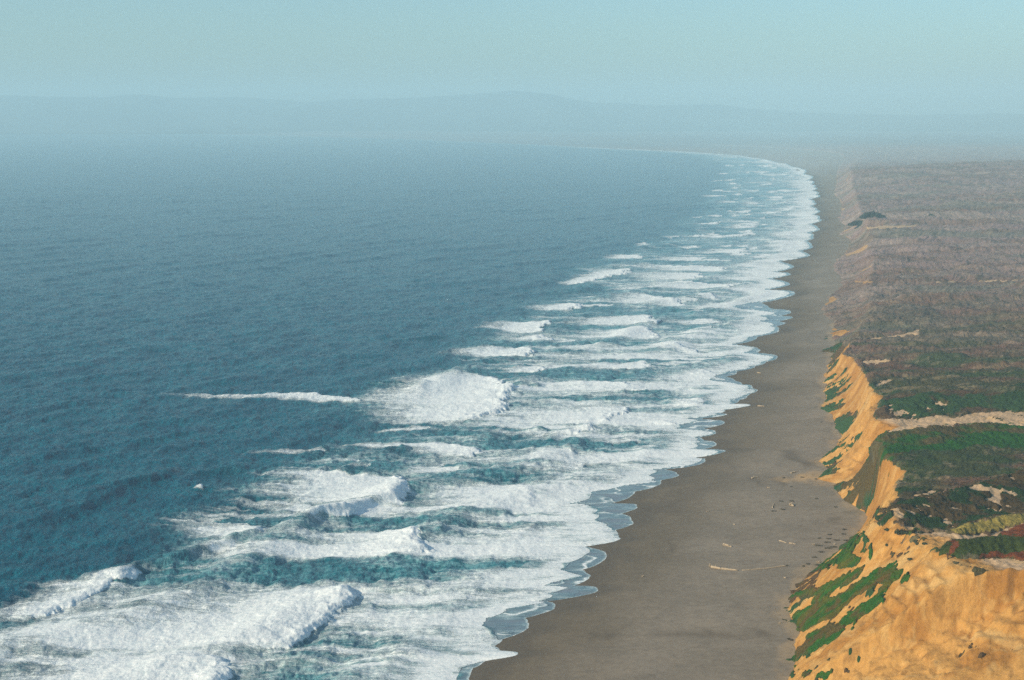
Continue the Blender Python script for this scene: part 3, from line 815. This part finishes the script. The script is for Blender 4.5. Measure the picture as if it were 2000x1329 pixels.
o = grid_mesh("hills", XH, DH, ZH, M_hill, attrs={"col": hc})
tag(o, "low wooded hills fading into haze across the bay", kind="structure")

# ------------------------------------------------------------------ haze
bme = bpy.data.meshes.new("haze")
x0, x1, y0, y1, z0, z1 = -16000, 16000, -4000, 16500, -12, 430
bme.from_pydata([(x0,y0,z0),(x1,y0,z0),(x1,y1,z0),(x0,y1,z0),(x0,y0,z1),(x1,y0,z1),(x1,y1,z1),(x0,y1,z1)], [],
                [(0,3,2,1),(4,5,6,7),(0,1,5,4),(1,2,6,5),(2,3,7,6),(3,0,4,7)])
hm = bpy.data.materials.new("haze_air"); hm.use_nodes = True
nt = hm.node_tree; nt.nodes.clear()
out = nt.nodes.new("ShaderNodeOutputMaterial"); pv = nt.nodes.new("ShaderNodeVolumePrincipled")
pv.inputs["Color"].default_value = (0.61, 0.89, 1.0, 1)
pv.inputs["Density"].default_value = 0.00017
nt.links.new(pv.outputs[0], out.inputs["Volume"])
bme.materials.append(hm)
ho = bpy.data.objects.new("haze", bme); scene.collection.objects.link(ho)
tag(ho, "pale sea haze thickening towards the far shore", kind="stuff")

# ------------------------------------------------------------------ breaking waves: a thick froth roll riding each of the larger fronts
WAVE_LABELS = {
 0: "broad white breaker spreading like a fan, the largest in mid water",
 1: "pale foam front just right of the fan shaped breaker, reaching toward the beach",
 2: "soft foam front directly below the pale one beside the fan shaped breaker",
 3: "small white crest over a dark face, between the fan shaped breaker and the beach",
 4: "narrow white breaker lying below the fan shaped one in calmer water",
 7: "bright white breaker with a tall front, directly above the small curling wave",
 9: "tiny isolated whitecap at the seaward side of the surf",
 11: "thin curling crest over a dark green wave face, below a bright breaker",
 13: "long foamy breaker below the thin curling crest, above the dark teal trough",
 14: "frothy crest slanting up from the lower left edge of the photo",
 15: "largest breaker near the viewer, white froth filling the lower left",
 16: "breaker at the bottom edge of the photo beside a dark teal trough",
 19: "lumpy white crest slanting seaward, outermost of the distant breakers",
 25: "rounded white breaker end, just below the slanting lumpy crest",
 26: "long white bar of foam right of the zigzag breaker",
 28: "zigzag white breaker at the outer edge of the middle surf",
 29: "long white breaker with a pointed front below the white bar of foam",
 30: "small white crest hanging under the zigzag breaker",
 31: "thin white breaker with a bright rounded tip, alone above the broad fan",
 33: "long pale breaker above the fan, close to the beach side",
 34: "short white crest right above the tip of the fan shaped breaker",
 35: "faint thin whitecap line reaching far out to the left",
}
N_MAIN = 46
for bi, (I, h, rows_) in enumerate(BORES[:N_MAIN]):
    if h < 1.2: continue
    y_a = rows_[0][0] - 4; y_b = rows_[-1][0] + 4
    xa = min(q[1] for q in rows_) - 12; xb_ = max(q[2] for q in rows_) + 12
    ra = np.where((PYg[:, 0] > y_a) & (PYg[:, 0] < y_b))[0]
    ca = np.where((PXg[0] > xa) & (PXg[0] < xb_))[0]
    sl = (slice(ra[0], ra[-1] + 1), slice(ca[0], ca[-1] + 1))
    own, oh = bore_fields(XW[sl], DW[sl], PXg[sl], PYg[sl], MPP[sl], [(1.0, h, rows_)])
    th = 0.34 * sst(0.42, 0.85, own) - 0.10
    keep = th > -0.09
    if keep.sum() < 12: continue
    fr = 0.05 * np.abs(fbm(XW[sl] / 1.5, DW[sl] / 1.5, 3, 6))
    at = [np.maximum(F_all[sl], own * 0.9), np.zeros(own.shape), surf[sl] * 0.8]
    w = grid_mesh("breaking_wave", XW[sl], DW[sl], ZW[sl] + th + fr * (th > 0), M_sea, keep=keep, attrs={"wat": at})
    tag(w, WAVE_LABELS.get(bi, "small line of white water among the breakers close to the beach"), "wave", "waves breaking along the beach")

# ------------------------------------------------------------------ things lying on the beach
def tube(bm, pts, radii, seg=7, jit=0.0):
    rings = []
    for i, p in enumerate(pts):
        p = Vector(p)
        a = Vector(pts[max(i - 1, 0)]); b = Vector(pts[min(i + 1, len(pts) - 1)])
        t = (b - a).normalized()
        up = Vector((0, 0, 1)) if abs(t.z) < 0.9 else Vector((1, 0, 0))
        s1 = t.cross(up).normalized(); s2 = s1.cross(t)
        ring = []
        for k in range(seg):
            an = 2 * math.pi * k / seg
            rr = radii[i] * (1 + random.uniform(-jit, jit))
            ring.append(bm.verts.new(p + s1 * math.cos(an) * rr + s2 * math.sin(an) * rr))
        rings.append(ring)
    for i in range(len(rings) - 1):
        for k in range(seg):
            bm.faces.new((rings[i][k], rings[i][(k + 1) % seg], rings[i + 1][(k + 1) % seg], rings[i + 1][k]))
    bm.faces.new(rings[0][::-1]); bm.faces.new(rings[-1])

def bm_obj(name, bm, mat, parent=None):
    me = bpy.data.meshes.new(name); bm.normal_update(); bm.to_mesh(me); bm.free()
    for p in me.polygons: p.use_smooth = True
    me.materials.append(mat)
    o = bpy.data.objects.new(name, me); scene.collection.objects.link(o)
    if parent is not None: o.parent = parent
    return o

def simple_mat(name, c1, c2, scale=2.0, rough=0.85, stretch=(1, 1, 1)):
    m, nt, b = new_mat(name)
    n = noise(nt, objvec(nt, stretch), scale, 6, 0.65)
    nt.links.new(mix(nt, maprange(nt, n, 0.3, 0.7), c1, c2), b.inputs["Base Color"])
    b.inputs["Roughness"].default_value = rough
    bump(nt, n, 0.6, 0.1, b)
    return m
M_wood = simple_mat("bleached_wood", (0.28, 0.20, 0.12), (0.46, 0.36, 0.24), 3.0)
M_kelp = simple_mat("dried_kelp", (0.035, 0.030, 0.018), (0.080, 0.062, 0.036), 3.0)
M_shrub = simple_mat("shrub_leaves", (0.014, 0.028, 0.010), (0.045, 0.055, 0.020), 1.2)
M_far_leaf = simple_mat("tree_leaves", (0.008, 0.020, 0.016), (0.020, 0.040, 0.026), 0.2)
M_bark = simple_mat("root_bark", (0.05, 0.022, 0.010), (0.10, 0.05, 0.02), 2.0)
import bmesh

def driftwood(xa, ya, xb, yb, r, label, bend=0.05, group="driftwood on the beach", roots=False):
    A = Vector(cast_beach(xa, ya)); B = Vector(cast_beach(xb, yb))
    L = (B - A).length
    bm = bmesh.new()
    n = 14
    side = Vector((-(B - A).y, (B - A).x, 0)).normalized()
    pts, rad = [], []
    for i in range(n):
        t = i / (n - 1)
        p = A.lerp(B, t) + side * (bend * L * math.sin(math.pi * t) + random.uniform(-.1, .1) * r)
        z = float(beach_z(np.array([p.x]), np.array([p.y]))[0])
        pts.append((p.x - A.x, p.y - A.y, z + r * 0.75 * (1 - 0.5 * t) - A.z)); rad.append(r * (1.15 - 0.6 * t) * random.uniform(.92, 1.08))
    tube(bm, pts, rad, 8, 0.08)
    for k in range(3):   # broken branch stubs
        i = random.randint(2, n - 3); p = Vector(pts[i])
        dr = (side * random.choice((-1, 1)) + Vector((0, 0, random.uniform(.3, 1)))).normalized()
        tube(bm, [p, p + dr * r * 1.6, p + dr * r * 2.6], [r * .4, r * .28, r * .15], 5, 0.1)
    if roots:
        p = Vector(pts[0])
        for k in range(6):
            an = k * 1.05 + .3
            dr = (side * math.cos(an) + Vector((0, 0, abs(math.sin(an)))) - (B - A).normalized() * .6).normalized()
            tube(bm, [p, p + dr * r * 1.5, p + dr * r * 2.6 + Vector((0, 0, .1))], [r * .6, r * .35, r * .12], 5, 0.1)
    o = bm_obj("driftwood_log", bm, M_wood)
    o.location = A
    return tag(o, label, "driftwood", group)

driftwood(1389, 1109, 1441, 1115, 0.42, "thick bleached driftwood log, left of the long thin pole on the open sand", -0.04, roots=True)
driftwood(1538, 1105.5, 1449, 1114.5, 0.20, "long thin pale driftwood pole pointing at the foot of the bluff", 0.03)
driftwood(1413, 1065, 1429, 1069, 0.40, "short stout pale log alone, up the beach from the long pole")
driftwood(1522, 1057, 1536, 1061, 0.20, "left piece of a pair of small branches near the foot of the bluff")
driftwood(1541, 1062, 1554, 1063.5, 0.26, "right piece of a pair of small branches near the foot of the bluff")
driftwood(1543, 987, 1550, 989.5, 0.55, "bright stubby chunk of driftwood on the sand by the ravine")
driftwood(1468, 935, 1482, 932.5, 0.30, "thin pale log on open sand, seaward of the golden sand fan")
driftwood(1545, 925, 1558, 922, 0.30, "pale branch lying at the tip of the golden sand fan")
driftwood(1480, 794, 1493, 794.4, 0.35, "whitish log on the dark sand at the point of a foam cusp")
driftwood(1479, 729, 1486, 729.5, 0.30, "small white log on the sand above the foam cusps")
driftwood(1595, 1099, 1602, 1099.5, 0.30, "bleached stub of wood among dark kelp at the foot of the green slope")
driftwood(1509, 993, 1513, 985, 0.22, "small pale stick on the sand by dark kelp, seaward of the ravine")
for (a, b_) in [(1432,1025),(1531,1129),(1521,1218),(1254,1127),(1380,1000),(1498,953),(1586,1064),(1629,1064)]:
    driftwood(a, b_, a + random.uniform(3, 6), b_ + random.uniform(-1, 1), 0.20, "small scrap of pale driftwood scattered on the sand")

def kelp(px, py, wpx, label):
    A = Vector(cast_beach(px, py))
    wm = 0.8 * wpx * zc_of(A.x, A.y, A.z) / F
    bm = bmesh.new()
    for k in range(16):
        x0_ = random.uniform(-.5, .5) * wm; y0_ = random.gauss(0, 0.30)
        an = random.gauss(0, .5); pts = []
        L = random.uniform(.25, .6) * wm + .3
        for i in range(7):
            pts.append((x0_ + math.cos(an) * L * (i / 6 - .5), y0_ + math.sin(an) * L * (i / 6 - .5), .09 + .08 * math.sin(i * 1.3 + k) + random.uniform(0, .10)))
            an += random.uniform(-.35, .35)
        tube(bm, pts, [.03, .06, .08, .08, .07, .05, .03], 5, 0.2)
    for k in range(5):
        c = Vector((random.uniform(-.4, .4) * wm, random.gauss(0, .25), .12))
        r_ = bmesh.ops.create_icosphere(bm, subdivisions=1, radius=.10, matrix=__import__("mathutils").Matrix.Translation(c))
    o = bm_obj("kelp_clump", bm, M_kelp); o.location = A
    return tag(o, label, "kelp", "dark kelp washed up below the bluffs")
KL = [(1599,1066,16,"flat dark heap of kelp at the seaward end of the wrack line"),(1634,1056,12,"dark kelp heap nearest the bluff on the upper wrack line"),(1652,1056,12,None),(1615,1060,12,None),(1617,1071,14,None),
      (1628,1069,12,None),(1664,1051,10,None),(1605,1079,12,None),(1578,1102,7,"dark kelp lump lowest and leftmost in the wrack"),(1591,1089,9,None),(1597,1104,12,None),(1620,1094,10,None),(1619,1053,9,None),
      (1569,1107,4,None),(1559,1149,6,"single black kelp lump at the toe of the brown mat"),(1545,951,4,None),(1595,975,5,None),(1567,933,6,None),(1531,934,5,None),(1594,936.5,5,None),(1526,980,9,None),(1546,979.5,9,None),
      (1511,999,12,None),(1528,996,12,None),(1632,991,6,None),(1690,1044,7,None),(1650,1035,9,None),(1620,1045,8,None),(1600,1052,7,None),(1648,1044,8,None),(1680,1038,8,None),
      (1546,1251,6,None),(1540,1249,4,None),(1604,825,3,None),(1376,807,4,None)]
for a, b_, w_, lb in KL:
    kelp(a, b_, w_, lb or "small dark clump of dried kelp on the sand below the bluffs")

# ------------------------------------------------------------------ shrubs standing on the bluffs
def leaf_dome(bm, cx, cy, cz, rx, ry, rz, n, size):
    for k in range(n):
        while True:
            v = Vector((random.uniform(-1, 1), random.uniform(-1, 1), random.uniform(-.15, 1)))
            if 0.45 < v.length < 1.0: break
        lob = 1 + 0.22 * math.sin(v.x * 7 + cx) * math.cos(v.y * 6 + cy)
        p = Vector((cx + v.x * rx * lob, cy + v.y * ry * lob, cz + v.z * rz * lob))
        nrm = Vector((v.x + random.uniform(-.5, .5), v.y + random.uniform(-.5, .5), v.z + random.uniform(-.2, .7))).normalized()
        t = nrm.orthogonal().normalized(); b = nrm.cross(t)
        s = size * random.uniform(.6, 1.3)
        vs = [bm.verts.new(p + t * s), bm.verts.new(p + b * s * .6), bm.verts.new(p - t * s), bm.verts.new(p - b * s * .6)]
        bm.faces.new(vs)

def shrub(px, py, wpx, hpx, label, group="dark shrubs on the rim of the near bluff"):
    x, d, z = cast_land(px, py)
    k = zc_of(x, d, z) / F
    root = bpy.data.objects.new("shrub", None); scene.collection.objects.link(root); root.location = (x, d, z)
    bm = bmesh.new()
    nl = max(1, int(wpx / 8))
    for i in range(nl):
        ox = (i - (nl - 1) / 2) * wpx / nl * k
        leaf_dome(bm, ox, random.uniform(-.3, .3), 0.0, wpx / nl * k * .72, max(.6, wpx / nl * k * .6), hpx * k * random.uniform(.8, 1.1), 260, .20)
    bm_obj("crown", bm, M_shrub, root)
    bm = bmesh.new()
    for i in range(5):
        a = i * 1.25
        tube(bm, [(0, 0, -.25), (.2 * math.cos(a), .2 * math.sin(a), hpx * k * .3), (.5 * math.cos(a), .5 * math.sin(a), hpx * k * .65)], [.07, .05, .03], 5)
    bm_obj("stem", bm, M_bark, root)
    tag(root, label, "shrub", group)
shrub(1758, 1041, 20, 8, "largest dark shrub on the pale sandy rim of the near bluff")
shrub(1771, 1040, 8, 4, "small dark shrub just right of the largest one on the sandy rim")
shrub(1780, 1040, 8, 5, "round dark shrub, second to the right of the largest one on the rim")
shrub(1799, 1040, 12, 4, "low dark shrub at the tip of the brown ridge on the pale sand")
shrub(1734, 1034, 11, 3, "low flat shrub left of the largest one at the bluff edge")
shrub(1790, 1056, 10, 4, "little shrub clinging just below the sandy rim")
shrub(1792, 1061, 6, 3, "left one of two tiny shrubs below the sandy rim")
shrub(1805, 1061, 7, 3, "right one of two tiny shrubs below the sandy rim")
shrub(1778, 1091, 9, 3, "reddish brown tuft standing alone on the golden slope")
shrub(1733, 1064, 5, 3, "tiny dark tuft on the golden face under the largest shrub")

def thicket(x0p, x1p, yb, hp, label, n=900):
    x, d, z = cast_land((x0p + x1p) / 2, yb)
    k = zc_of(x, d, z) / F
    root = bpy.data.objects.new("tree_thicket", None); scene.collection.objects.link(root); root.location = (x, d, z)
    W = (x1p - x0p) * k
    bm = bmesh.new()
    nl = 7
    for i in range(nl):
        u = (i + .5) / nl
        hh = hp * k * (0.45 + 0.75 * math.sin(math.pi * min(1, u * 1.05)) ) * random.uniform(.85, 1.05) / 1.1
        ox = (u - .5) * W * .86
        oy = random.uniform(-3, 3)
        leaf_dome(bm, ox, oy, hh * .12, W / nl * 1.0, W / nl * 1.1, hh * .88, n, .8)
        tb = bmesh.new(); tube(tb, [(ox, oy, -1), (ox + .3, oy, hh * .3), (ox + .8, oy, hh * .7)], [.4, .3, .15], 6); bm_obj('trunk', tb, M_bark, root)
    bm_obj("crown", bm, M_far_leaf, root)
    tag(root, label, "tree thicket", "dark thickets on the far dunes")
thicket(1678, 1730, 426, 13, "dark rounded thicket of trees, the larger one on the far dunes")
thicket(1656, 1708, 440, 9, "lower dark thicket sloping to the beach, in front of the larger one")
thicket(1812, 1825, 422, 4, "tiny dark bush standing alone far inland on the dunes", 200)

# the dark root hanging below the plant mat on the near rim
x, d, z = cast_land(1851, 1092)
bm = bmesh.new()
kk = zc_of(x, d, z) / F
hgt_ = 11 * kk
tube(bm, [(0, 0, -.3), (.03, 0, hgt_ * .3), (-.05, 0, hgt_ * .65), (-.16, .05, hgt_), (-.35, .2, hgt_ * 1.15)], [.13, .17, .19, .22, .25], 8, .12)
tube(bm, [(-.08, 0, hgt_ * .7), (.15, -.02, hgt_ * .9), (.4, .1, hgt_ * 1.05)], [.12, .13, .16], 6, .12)
o = bm_obj("root_stump", bm, M_bark); o.location = (x, d, z)
tag(o, "dark upright root stump below the red tipped plant mat on the near rim", "stump")
